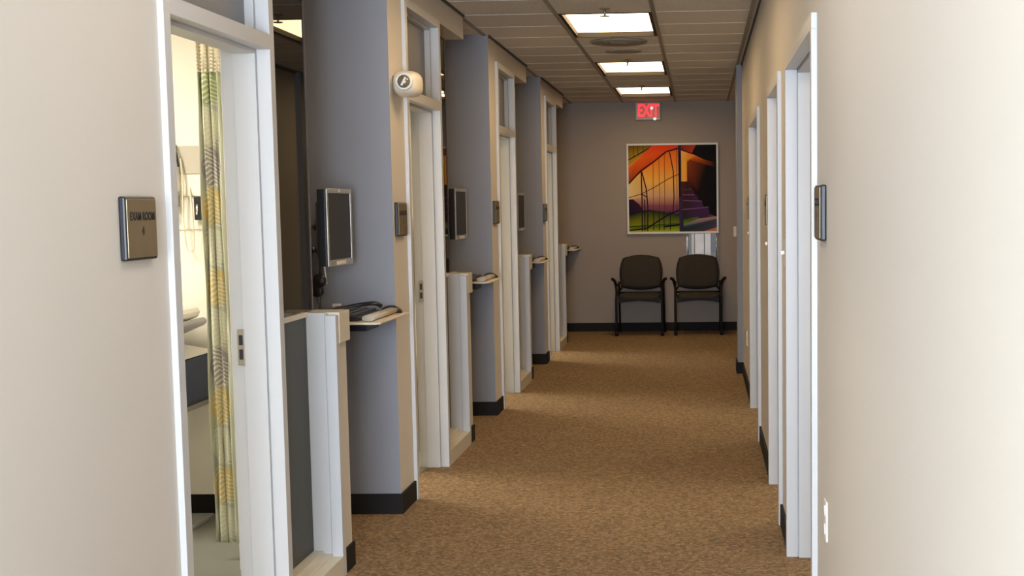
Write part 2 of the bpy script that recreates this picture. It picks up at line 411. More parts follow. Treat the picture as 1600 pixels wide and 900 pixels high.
WHICH = ['at the nearest exam room', 'at the second exam room', 'at the third exam room', 'at the farthest exam room']
WHICHD = ['nearest', 'second', 'third', 'farthest']
for k in range(4):
    n, f = NEAR[k], FAR[k]
    pe = f+.907                      # far end of the low wall
    # partition column at the end of each alcove (faces camera: blue)
    if k < 3:
        c = COLY[k]
        bm = B()
        a = c; b2 = NEAR[k+1]+.02
        prism(bm, [(XLI-.345, a), (XL, a), (XL, b2), (XLI, b2), (XLI, c+.22), (XLI-.345, c+.22)], 'z', 0, BZ1+.018)
        for fc in bm.faces:
            fc.normal_update()
        bm.faces.ensure_lookup_table()
        bmesh.ops.recalc_face_normals(bm, faces=bm.faces)
        for fc in bm.faces:
            if fc.normal.y < -.9: fc.material_index = 1
        o = struct('wall_column', bm, ['wall_light', 'wall_blue'], 'blue-grey wall end with tan edge, %s down the left side' % ['first', 'second', 'third'][k], 'wall')
        # room far wall, in line with the blue face
        bm = B(); box(bm, -4.4, XLI-.345, c+.0, c+.22, 0, CEIL); struct('wall_room', bm, 'wall_room', 'cream far wall inside the %s exam room' % WHICHD[k], 'wall')
        bm = B(); box(bm, XG-.0, XL, c-.012, c, 0, .1); box(bm, XL, XL+.012, c-.012, n*0+NEAR[k+1]-.002, 0, .1)
        struct('baseboard_left', bm, 'base_dark', 'dark rubber base around the %s blue wall end' % ['first', 'second', 'third'][k], 'baseboard', bevel=.002)
        bm = B(); box(bm, -4.4, XG-.13, c-.01, c, .004, .1); struct('baseboard_room', bm, 'base_dark', 'dark base on far wall of the %s exam room' % WHICHD[k], 'baseboard')
    # recess of the computer alcove: short return wall and back wall
    ce = COLY[k]
    bm = B(); prism(bm, [(XLI+.03, f+.801), (XLI+.03, f+.835), (XG, f+.835), (XG, ce), (XG-.035, ce), (XG-.035, f+.801)], 'z', 0, CEIL)
    bmesh.ops.recalc_face_normals(bm, faces=bm.faces)
    for fc in bm.faces: fc.material_index = 1 if (fc.normal.x < -.5 or fc.normal.y < -.5) else 0
    struct('wall_alcove', bm, ['wall_blue', 'wall_room'], 'recess wall behind the %s computer alcove' % WHICHD[k], 'wall')
    w = thing('window_%d' % (k+5), 'tall dark reflective glass above the %s low glazed screen' % WHICHD[k], 'window', (0, 0, 0), kind='structure')
    bm = B(); box(bm, -1.594, -1.584, f+.001, f+.815, 1.083, BZ0-.001); obj('pane', bm, 'dark_glass', w)
    bm = B(); box(bm, -1.598, -1.580, f+.8155, f+.821, 1.083, BZ0-.001); obj('edge_strip', bm, mat('frame_brown%d' % k, (.09, .055, .035), .4), w)
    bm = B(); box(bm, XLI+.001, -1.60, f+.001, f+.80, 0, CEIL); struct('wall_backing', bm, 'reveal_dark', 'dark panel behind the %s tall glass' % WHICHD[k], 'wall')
    # beam over door and low glazing
    y0 = NEAR[k]-.0 if k == 0 else COLY[k-1]+.05
    bm = B()
    box(bm, XL-.155, XL-.001, (NEAR[k]+.022 if True else y0), pe, BZ0+.001, BZ1+.018)
    struct('wall_beam', bm, 'wall_light', 'beam over the %s exam door and low glazing' % WHICHD[k], 'wall')
    # dark strip standing in for the shadow line at the ceiling
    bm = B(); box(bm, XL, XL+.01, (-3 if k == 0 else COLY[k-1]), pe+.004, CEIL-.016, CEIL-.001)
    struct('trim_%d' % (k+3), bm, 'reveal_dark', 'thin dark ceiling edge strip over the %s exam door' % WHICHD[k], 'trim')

    # door frame
    d = thing('door_%d' % (k+1), 'open doorway of the %s exam room on the left, pale frame with blank transom' % WHICHD[k], 'doorway', (0, 0, 0), kind='structure')
    def jamb(y_out, s):              # s=+1: opening lies towards -Y (far jamb), -1 towards +Y (near)
        bm = B()
        def bx(xa, xb, depth, top):
            ya, yb = sorted((y_out, y_out-s*depth)); box(bm, xa, xb, ya, yb, 0, top)
        bx(-1.503, XLF, .05, BZ0); bx(-1.582, -1.506, .064, BZ0); bx(XLI, -1.582, .048, BZ0); bx(-1.506, -1.503, .046, BZ0)
        return obj('jamb', bm, 'frame_paint', d, bevel=.0012)
    jamb(n, -1); jf = jamb(f, 1)
    def rail(z0, z1, st):
        bm = B(); a, b2 = n+.05, f-.05
        box(bm, -1.503, XLF, a, b2, z0, z1); box(bm, -1.582, -1.506, a+.014, b2-.014, z0-st, z1+st*0.4); box(bm, XLI, -1.582, a-.002, b2+.002, z0+.003, z1)
        box(bm, -1.506, -1.503, a, b2, z0+.003, z1)
        return bm
    obj('door_header', rail(2.033, 2.083, .014), 'frame_paint', d, bevel=.0012)
    obj('transom_head', rail(2.492, BZ0, .014), 'frame_paint', d, bevel=.0012)
    bm = B(); box(bm, -1.556, -1.536, n+.05, f-.05, 2.075, 2.50); obj('transom_panel', bm, 'transom_paint', d)
    # strike plate on the far jamb
    sp = thing('strike_plate', '', '', (0, 0, 0)); del sp['label']; del sp['category']; sp.parent = d
    yf = f-.048
    bm = B(); box(bm, -1.604, -1.578, yf-.0185, yf-.0005, .955, 1.078); obj('plate', bm, 'steel_dull', sp, bevel=.002)
    for z in (.975, 1.025):
        bm = B(); box(bm, -1.598, -1.584, yf-.0195, yf-.014, z, z+.035); obj('latch_hole', bm, 'plastic_black', sp)

    # low glazing
    w = thing('window_%d' % (k+1), 'low glazed screen with pale frame beside the %s exam door' % WHICHD[k], 'low window', (0, 0, 0), kind='structure')
    bm = B()
    box(bm, XLI+.045, -1.535, f, f+.69, 0, .112); box(bm, -1.535, -1.50, f, f+.69, 0, .099); box(bm, -1.50, XLF, f, f+.69, 0, .088)
    obj('sill', bm, 'frame_cream', w, bevel=.001) if 'frame_cream' in MATS else obj('sill', bm, mat('frame_cream', (.62, .57, .45), .4), w, bevel=.001)
    bm = B(); box(bm, -1.583, -1.503, f+.69, f+.74, 0, 1.078); box(bm, -1.503, -1.500, f+.694, f+.74, 0, 1.074); box(bm, -1.500, XLF, f+.69, f+.74, 0, 1.066)
    obj('stile', bm, 'frame_paint', w, bevel=.001)
    bm = B(); box(bm, -1.592, -1.568, f, f+.69, 1.062, 1.082); obj('top_rail', bm, 'frame_cream', w, bevel=.001)
    bm = B(); box(bm, -1.582, -1.576, f+.001, f+.689, .105, 1.063); obj('pane', bm, 'smoked_glass', w)
    # stub wall
    bm = B(); box(bm, XLI+.04, XL+.004, f+.74, pe-.012, 0, .95); 
    struct('wall_low', bm, 'wall_light', 'low stub wall at the end of the %s glazed screen' % WHICHD[k], 'wall')
    bm = B(); box(bm, XLI+.03, XL+.02, f+.741, pe, .95, 1.076); struct('trim_%d' % (k+10), bm, 'frame_cream', 'wood cap on the %s low stub wall' % WHICHD[k], 'trim', bevel=.003)
    bm = B(); box(bm, XL+.004, XL+.014, f+.75, pe-.002, 0, .1); box(bm, XLI+.04, XL+.004, pe-.012, pe-.002, 0, .1)
    struct('baseboard_low', bm, 'base_dark', 'dark base on the %s low stub wall' % WHICHD[k], 'baseboard')

# outer enclosure of the left rooms
bm = B(); box(bm, -4.6, -4.4, -3.2, 17, 0, CEIL+.05); struct('wall_room_side', bm, 'wall_room', 'cream side wall of the exam rooms on the left', 'wall')
bm = B(); box(bm, -4.4, XLI, 2.8, 3.0, 0, CEIL); struct('wall_room_near', bm, 'wall_room', 'cream near wall inside the nearest exam room', 'wall')
RC = [(-3.1, 5.2), (-3.1, 8.4), (-3.1, 11.7), (-3.1, 14.8)]
for k, (x, y) in enumerate(RC):
    troffer('ceiling_light', x-.35, x+.35, y-.62, y+.62, CEIL-.10, 'fluorescent light fitting inside the %s exam room' % WHICHD[k], 'lens_room', 'exam room ceiling lights')

# ------------------------------------------------------------------ back wall
bm = B(); box(bm, -4.6, 4.2, YB, YB+.2, 0, CEIL+.05); struct('wall_back', bm, 'wall_back', 'grey wall at the far end behind chairs and picture', 'wall')
bm = B(); box(bm, XG, 2.6, YB-.012, YB, 0, .1); struct('baseboard_back', bm, 'base_dark', 'dark base along the far end wall', 'baseboard')

# ------------------------------------------------------------------ right wall
RO = [(4.50, 5.91), (6.45, 7.46), (8.76, 10.27)]          # outer edges of frames
YP = 12.35
solid = [(-3.2, RO[0][0]+.02), (RO[0][1]-.02, RO[1][0]+.02), (RO[1][1]-.02, RO[2][0]+.02), (RO[2][1]-.02, YP)]
HT = 2.083
bm = B()
for a, b2 in solid: box(bm, XR, XRI, a, b2, 0, CEIL)
for a, b2 in RO: box(bm, XR, XRI, a+.02, b2-.02, HT-.02, CEIL)
bmesh.ops.remove_doubles(bm, verts=bm.verts, dist=.0001)
struct('wall_right', bm, 'wall_light', 'pale wall along the right side of the corridor', 'wall')
for i, (a, b2) in enumerate(RO):
    d = thing('door_%d' % (i+5), ['wide open doorway nearest on the right, pale frame', 'narrow middle doorway on the right, pale frame', 'wide far doorway on the right, pale frame'][i], 'doorway', (0, 0, 0), kind='structure')
    def jambr(y_out, s):
        bm = B()
        def bx(xa, xb, depth):
            ya, yb = sorted((y_out, y_out-s*depth)); box(bm, xa, xb, ya, yb, 0, HT-.05)
        bx(XRF, .400, .05); bx(.403, .479, .064); bx(.479, XRI+.002, .048); bx(.400, .403, .046)
        return obj('jamb', bm, 'frame_paint', d, bevel=.0012)
    jambr(a, -1); jambr(b2, 1)
    bm = B()
    box(bm, XRF, .400, a, b2, HT-.05, HT); box(bm, .403, .479, a+.001, b2-.001, HT-.064, HT-.021); box(bm, .479, XRI+.002, a, b2, HT-.047, HT-.021); box(bm, .4, .403, a+.05, b2-.05, HT-.046, HT-.021)
    obj('door_header', bm, 'frame_paint', d, bevel=.0012)
    # rooms behind
bm = B()
box(bm, 2.9, 3.05, -3.2, 17, 0, CEIL+.05); 
struct('wall_room_right', bm, 'wall_room', 'cream far side wall of the rooms on the right', 'wall')
bm = B()
for y in (3.4, 6.10, 8.3, 12.2): box(bm, XRI, 2.9, y, y+.12, 0, CEIL)
struct('wall_room_cross', bm, 'wall_room', 'cream cross walls between the rooms on the right', 'wall')
troffer('ceiling_light', 1.2, 1.9, 4.3, 5.5, CEIL-.10, 'light fitting inside the nearest room on the right', 'lens_right', 'right room ceiling lights')
troffer('ceiling_light', 1.2, 1.9, 6.6, 7.8, CEIL-.10, 'light fitting inside the middle room on the right', 'lens_right', 'right room ceiling lights')
troffer('ceiling_light', 1.2, 1.9, 9.3, 10.5, CEIL-.10, 'light fitting inside the far room on the right', 'lens_right', 'right room ceiling lights')
# pilaster where the right wall ends
bm = B(); box(bm, .322, XRI+.1, YP, YP+.32, 0, CEIL); struct('wall_pilaster', bm, 'wall_blue', 'narrow grey pilaster where the right wall ends', 'wall')
bm = B(); box(bm, .308, .322, YP-.01, YP+.33, 0, .1); box(bm, .322, XR, YP-.012, YP, 0, .1)
struct('baseboard_pilaster', bm, 'base_dark', 'dark base on the right pilaster', 'baseboard')
for i, (a, b2) in enumerate(((-3, RO[0][0]), (RO[0][1], RO[1][0]), (RO[1][1], RO[2][0]), (RO[2][1], YP-.012))):
    bm = B(); box(bm, XR-.012, XR, a+.001, b2-.001, 0, .1)
    struct('baseboard_right', bm, 'base_dark', ['dark base before the nearest right doorway', 'dark base between nearest and middle right doorways', 'dark base between middle and far right doorways', 'dark base beyond the far right doorway'][i], 'baseboard')
bm = B(); box(bm, XR-.01, XR, -3, YP, CEIL-.016, CEIL-.001); struct('trim_20', bm, 'reveal_dark', 'thin dark ceiling edge strip on the right wall', 'trim')  # shadow line under the ceiling, put in as a dark strip

# near end of the hall, behind the camera: unseen wall with an added window for cool fill
bm = B()
WY = -1.7
box(bm, XL-.2, XL+.12, WY-.15, WY, 0, CEIL); box(bm, XR-.1, XRI, WY-.15, WY, 0, CEIL)
box(bm, XL+.12, XR-.1, WY-.15, WY, 0, .35); box(bm, XL+.12, XR-.1, WY-.15, WY, 2.45, CEIL)
struct('wall_near', bm, 'wall_light', 'end wall behind the viewer with a large window', 'wall')
w = thing('window_9', 'large daylight window behind the viewer', 'window', (0, WY-.08, 0), kind='structure')
bm = B()
for x in (XL+.12, (XL+XR)/2, XR-.14): box(bm, x, x+.04, -.03, .03, .35, 2.45)
box(bm, XL+.12, XR-.1, -.03, .03, .35, .39); box(bm, XL+.12, XR-.1, -.03, .03, 2.41, 2.45)
obj('window_frame', bm, 'frame_paint', w)

# ------------------------------------------------------------------ wall signs
def sign(side, y0, z, label, number=None, wid=.205, hei=.165):
    x = XL if side < 0 else XR
    t = thing('room_sign', label, 'sign', (x, y0+wid/2, z), PI/2 if side < 0 else -PI/2, 'room signs')
    # local: x along reading direction, -y towards the corridor
    bm = B(); box(bm, -wid/2, wid/2, -.018, 0, -hei/2, hei/2); obj('backing', bm, 'plastic_black', t, bevel=.005)
    m = .007
    bm = B(); box(bm, -wid/2+m, wid/2-m, -.0205, -.0175, -hei/2+m, hei/2-m); obj('face_plate', bm, 'brass_plate', t, bevel=.001)
    text('lettering', 'EXAM ROOM', .0295, t, (.002, -.0208, hei*.185), (PI/2, 0, 0), 'sign_ink', sx=.93)
    if number: text('number', number, .03, t, (.002, -.0208, -.008), (PI/2, 0, 0), 'sign_ink')
    else:
        bm = B(); box(bm, -.006, .008, -.0212, -.0203, -.022, .004); obj('number_mark', bm, 'sign_ink', t)
    return t
sign(-1, 3.525, 1.446, 'brass and black sign reading EXAM ROOM 4 on near left wall', '4')
sign(-1, 6.765, 1.435, 'room sign on tan wall edge left of the second exam door')
sign(-1, 10.0, 1.45, 'room sign on wall edge left of the third exam door')
sign(-1, 13.2, 1.43, 'room sign on wall edge left of the farthest exam door')
sign(1, 4.16, 1.46, 'dark edged room sign on right wall before the nearest right doorway')
sign(1, 7.50, 1.455, 'room sign on right wall just past the middle right doorway')
sign(1, 10.40, 1.455, 'room sign on right wall past the far right doorway')

# ------------------------------------------------------------------ emergency lights
def emlight(loc, rz, label):
    t = thing('emergency_light', label, 'emergency light', loc, rz, 'emergency lights')
    # local: -y is away from the wall, x along wall
    bm = B()
    bmesh.ops.create_uvsphere(bm, u_segments=28, v_segments=16, radius=1)
    for v in bm.verts:
        s = lambda q, p: math.copysign(abs(q)**p, q)
        v.co = Vector((s(v.co.x, .75)*.105, s(v.co.y, .6)*.066-.062, s(v.co.z, .7)*.062))
        if v.co.y > -.002: v.co.y = 0
    obj('housing', bm, 'plastic_cream', t, smooth=True)
    for sx in (-1, 1):
        h = bpy.data.objects.new('lamp_head', None)
        bm = B()
        lathe(bm, [(.034, .0), (.042, -.012), (.041, -.026), (.036, -.031), (.031, -.027)], axis='x', n=24)
        if sx > 0:
            for v in bm.verts: v.co.x = -v.co.x
        o = obj('lamp_head', bm, 'plastic_white', t); o.location = (sx*.094, -.066, .004)
        bm = B(); lathe(bm, [(.001, -.022), (.030, -.024), (.031, -.0285), (.001, -.0300)], axis='x', n=20)
        if sx > 0:
            for v in bm.verts: v.co.x = -v.co.x
        l = obj('lens', bm, 'reflector', o)
        bm = B(); box(bm, -.0345 if sx < 0 else .0300, -.0300 if sx < 0 else .0345, -.005, .005, -.022, .022, rot=Matrix.Rotation(.5, 4, 'X'))
        obj('bulb_bar', bm, 'plastic_white', o)
    return t
emlight((XL, 6.872, 2.088), PI/2, 'cream twin-head emergency light above the second room sign')
emlight((.60, YB, 2.145), 0, 'emergency light high on the far wall, partly hidden at right')

# ------------------------------------------------------------------ alcove monitors
def monitor(loc, rz, label):
    t = thing('monitor', label, 'monitor', loc, rz, 'wall monitors')
    W, H = .385, .345
    bm = B()
    bz = .022
    box(bm, -W/2, -W/2+bz, -.012, -.004, -H/2, H/2); box(bm, W/2-bz, W/2, -.012, -.004, -H/2, H/2)
    box(bm, -W/2+bz, W/2-bz, -.012, -.004, H/2-bz, H/2); box(bm, -W/2+bz, W/2-bz, -.012, -.004, -H/2, -H/2+bz*1.35)
    obj('bezel', bm, 'silver', t, bevel=.003)
    bm = B(); box(bm, -W/2+bz, W/2-bz, -.009, -.0035, -H/2+bz*1.35, H/2-bz); obj('screen', bm, 'screen', t)
    bm = B(); box(bm, -W/2+.001, W/2-.001, -.003, .034, -H/2+.004, H/2-.004)
    prism(bm, [(-W/2+.03, .034), (W/2-.03, .034), (W/2-.08, .065), (-W/2+.08, .065)], 'z', -H/2+.05, H/2-.06)
    obj('back_shell', bm, 'plastic_black', t, bevel=.004)
    bm = B(); box(bm, -.07, .07, -.0135, -.0115, -H/2+.006, -H/2+.022); obj('button_bar', bm, 'plastic_cream', t)
    bm = B(); box(bm, -.012, .012, -.0135, -.0115, H/2-.016, H/2-.005); obj('badge', bm, 'plastic_cream', t)
    bm = B(); box(bm, -.05, .05, .062, .08, -.05, .05); tube(bm, [(.0, .075, 0), (.02, .11, -.0), (.09, .13, -.0)], .016); obj('bracket', bm, 'plastic_black', t)
    return t
for k, (lab, z) in enumerate((('grey framed monitor on the first blue wall, nearest of the monitors', 1.408), ('monitor seen edge-on in front of the second blue wall', 1.445), ('small far monitor seen edge-on at the third blue wall', 1.44))):
    c = COLY[k]
    mt = monitor((-1.632 if k == 0 else -1.64, c-.43 if k == 0 else c-.36, z), math.radians(88), lab)
    inv = (Matrix.Translation(mt.location) @ Matrix.Rotation(mt.rotation_euler.z, 4, 'Z')).inverted() @ Matrix.Translation((-1.76, c, 1.42))
    bm = B(); box(bm, -.045, .03, -.016, 0, -.10, .10); tube(bm, [(-.01, -.015, .02), (-.02, -.1, .02), (-.004, -.19, .0)], .014); tube(bm, [(-.01, -.03, -.06), (-.03, -.1, -.1), (.0, -.16, -.05)], .006)
    bmesh.ops.transform(bm, matrix=inv, verts=bm.verts); obj('wall_arm', bm, 'plastic_black', mt)

# headset hanging at the first alcove
t = thing('headset', 'black headset hanging below the nearest monitor', 'headset', (-1.842, 6.66, 1.155))
bm = B(); tube(bm, [(.028, -.02, 0), (.034, -.02, .06), (.024, -.005, .12), (.0, .0, .14), (-.022, .01, .12), (-.03, .03, .05), (-.022, .03, -.03)], .008, sx=1.3); obj('headband', bm, 'plastic_black', t)
for (x, y, z, r) in ((.026, -.03, -.005, .034), (-.003, .03, -.055, .032)):
    bm = B(); lathe(bm, [(.001, -.012), (r*.8, -.012), (r, -.004), (r, .008), (r*.8, .014), (.001, .014)], c=(x, y, z), axis='y', n=24); obj('ear_cup', bm, 'plastic_black', t)
bm = B(); tube(bm, [(-.005, .03, -.08), (0, .03, -.11), (.008, .028, -.13), (.01, .02, -.155)], .0018, n=6); tube(bm, [(.024, -.03, -.03), (.03, -.03, -.08), (.028, -.03, -.11), (.03, -.02, -.155)], .0018, n=6); obj('cord', bm, 'plastic_black', t)
bm = B(); tube(bm, [(0, .069, .145), (0, .03, .14), (0, -.01, .142), (0, -.014, .155)], .004, n=8); obj('hook', bm, 'chrome', t)
t = thing('cable_bundle', 'loose pale and dark cables beside the nearest monitor arm', 'cable', (-1.815, 6.70, 1.33))
bm = B(); tube(bm, [(.0, .0, .14), (-.02, -.02, .1), (.01, -.02, .04), (.028, -.01, -.04), (.03, 0, -.12)], .004, n=8); tube(bm, [(.03, 0, .1), (-.02, -.01, .09), (-.025, 0, .06), (.02, 0, .05)], .004, n=8); obj('dark_cable', bm, 'plastic_black', t)
bm = B(); tube(bm, [(.01, .0, .13), (-.012, -.02, .09), (.0, -.01, .0), (.008, -.01, -.1), (.012, .01, -.2)], .005, n=8); obj('pale_cable', bm, 'plastic_white', t)

# ------------------------------------------------------------------ keyboard trays
def tray(c, k, x1=-1.41):
    lab = ['nearest', 'second', 'third', 'farthest'][k]
    t = thing('keyboard_tray', '%s thin cream keyboard tray jutting from the alcove wall' % lab, 'keyboard tray', (x1-.2, c, .99), 0, 'keyboard trays')
    bm = B(); prism(bm, [(-.20, 0), (.20, 0), (.20, -.61), (.185, -.63), (-.185, -.63), (-.20, -.61)], 'z', -.009, 0); obj('tray_top', bm, 'plastic_cream', t, bevel=.002)
    bm = B(); box(bm, -.18, .18, -.60, -.005, -.016, -.009); box(bm, -.05, .05, -.25, 0, -.07, -.016); obj('bracket', bm, 'plastic_black', t)
    bm = B(); lathe(bm, [(.018, .0), (.018, .03), (.014, .034), (.001, .034)], c=(-.13, -.08, 0), n=16); box(bm, -.15, -.11, -.088, -.072, .03, .048); obj('release_knob', bm, 'plastic_cream', t, bevel=.001)
    kb = thing('keyboard', 'black keyboard with pale palm rest on the %s tray' % lab, 'keyboard', (x1-.2, c-.33, .99), 0, 'keyboards')
    bm = B(); prism(bm, [(-.13, .001), (.09, .001), (.09, .018), (-.13, .034)], 'y', -.225, .225); obj('body', bm, 'plastic_black', kb, bevel=.003)
    bm = B()
    for r in range(5):
        for q in range(15):
            x = -.115+r*.038; y = -.21+q*.0285; z = .034-(x+.13)*.0727
            box(bm, x, x+.031, y, y+.023, z-.001, z+.007)
    obj('keys', bm, 'mouse_grey', kb)
    bm = B(); tube(bm, [(.135, -.235, .015), (.135, .235, .015)], .0145, n=14, smooth=False, sx=2.0); obj('palm_rest', bm, 'palm', kb)
    ms = thing('mouse', 'black mouse behind the keyboard on the %s tray' % lab, 'mouse', (x1-.075, c-.055, .99), 0, 'mice')
    bm = B(); bmesh.ops.create_uvsphere(bm, u_segments=18, v_segments=10, radius=1)
    for v in bm.verts: v.co = Vector((v.co.x*.055, v.co.y*.033, max(0, v.co.z)*.036+.001))
    obj('body', bm, 'plastic_black', ms, smooth=True)
    if k == 0:
        ms = thing('cable', 'curved black cable at the back of the nearest tray', 'cable', (x1-.16, c-.03, .99))
        bm = B(); tube(bm, [(.03, .015, .03), (0, 0, .045), (-.06, -.0, .04), (-.12, -.01, .03), (-.19, -.015, .012)], .010, n=8); obj('cord', bm, 'plastic_black', ms)
    if 0:
        bm = B(); tube(bm, [(-.055, 0, .012), (-.10, -.01, .02), (-.16, .02, .022), (-.24, -.03, .024), (-.27, -.10, .02), (-.28, -.2, .012)], .009 if k == 0 else .005, n=8); obj('cable', bm, 'plastic_black', ms)
for k in range(4): tray(COLY[k], k)
t = thing('keyboard_tray', 'pale tray edge at the far right behind the pilaster', 'keyboard tray', (.60, YB, .99), 0, 'keyboard trays')
bm = B(); box(bm, -.18, .2, -.45, 0, -.009, 0); obj('tray_top', bm, 'plastic_cream', t, bevel=.002)
bm = B(); box(bm, -.05, .05, -.25, 0, -.07, -.009); obj('bracket', bm, 'plastic_black', t)
kb = tag(obj('mouse', (lambda b_: (bmesh.ops.create_uvsphere(b_, u_segments=16, v_segments=10, radius=1), [setattr(v, 'co', Vector((v.co.x*.05, v.co.y*.06, max(0, v.co.z)*.045+.001))) for v in b_.verts], b_)[-1])(B()), 'plastic_black', loc=(.50, YB-.2, .99), smooth=True), 'black mouse on the far right tray by the pilaster', 'mouse', 'mice')

# ------------------------------------------------------------------ switches and outlets
def plate(name, side, y, z, label, cat, kind):
    t = thing(name, label, cat, (XR if side else 0, y, z), -PI/2, {'light switch': 'light switches', 'wall outlet': 'wall outlets'}[cat])
    bm = B(); box(bm, -.036, .036, -.006, 0, -.06, .06); obj('cover_plate', bm, 'plastic_white', t, bevel=.002)
    if kind == 'switch':
        bm = B(); box(bm, -.006, .006, -.022, -.005, -.004, .012, rot=Matrix.Rotation(.3, 4, 'X')); obj('toggle', bm, 'plastic_white', t, bevel=.001)
    else:
        for dz in (-.028, .028):
            bm = B(); lathe(bm, [(.001, -.0085), (.017, -.0085), (.018, -.005)], c=(0, 0, dz), axis='y', n=16); obj('socket', bm, 'plastic_white', t)
    return t
plate('light_switch', 1, 6.16, 1.275, 'white light switch between nearest and middle right doorways', 'light switch', 'switch')
plate('light_switch', 1, 7.62, 1.275, 'white light switch just past the middle right doorway', 'light switch', 'switch')
plate('light_switch', 1, 10.46, 1.275, 'tiny light switch past the far right doorway', 'light switch', 'switch')
plate('wall_outlet', 1, 4.16, .545, 'white wall outlet low on the near right wall', 'wall outlet', 'outlet')
plate('wall_outlet', 1, 11.3, .41, 'far small wall outlet low on the right wall', 'wall outlet', 'outlet')
t = thing('light_switch', 'cream light switch on far wall right of the picture', 'light switch', (.425, YB, 1.165), 0, 'light switches')
bm = B(); box(bm, -.036, .036, -.006, 0, -.06, .06); obj('cover_plate', bm, 'plastic_cream', t, bevel=.002)
bm = B(); box(bm, -.016, .016, -.009, -.005, -.033, .033); obj('rocker', bm, 'plastic_cream', t, bevel=.001)

# ------------------------------------------------------------------ exit sign
t = thing('exit_sign', 'red EXIT sign at the top of the far wall', 'exit sign', (-.600, YB, 2.583))
bm = B(); box(bm, -.148, .148, -.045, 0, -.108, .100); obj('housing', bm, 'exit_house', t, bevel=.008)
bm = B(); box(bm, -.115, .128, -.048, -.044, -.083, .086); obj('face', bm, mat('exit_face', (.30, .10, .07), .4, emit=(1, .06, .05), estr=.22), t)
text('lettering', 'EXIT', .20, t, (.004, -.0485, -.002), (PI/2, 0, 0), 'exit_red', ext=.001, sx=.61)
for x, z in ((.045, .03), (.08, -.095)):
    bm = B(); lathe(bm, [(.001, -.075), (.013, -.072), (.018, -.062), (.017, -.045)], c=(x, 0, z), axis='y', n=16); obj('lamp', bm, 'lamp_white', t) if 'lamp_white' in MATS else obj('lamp', bm, mat('lamp_white', (.85, .9, .85), .2, emit=(1, 1, .95), estr=.7), t)

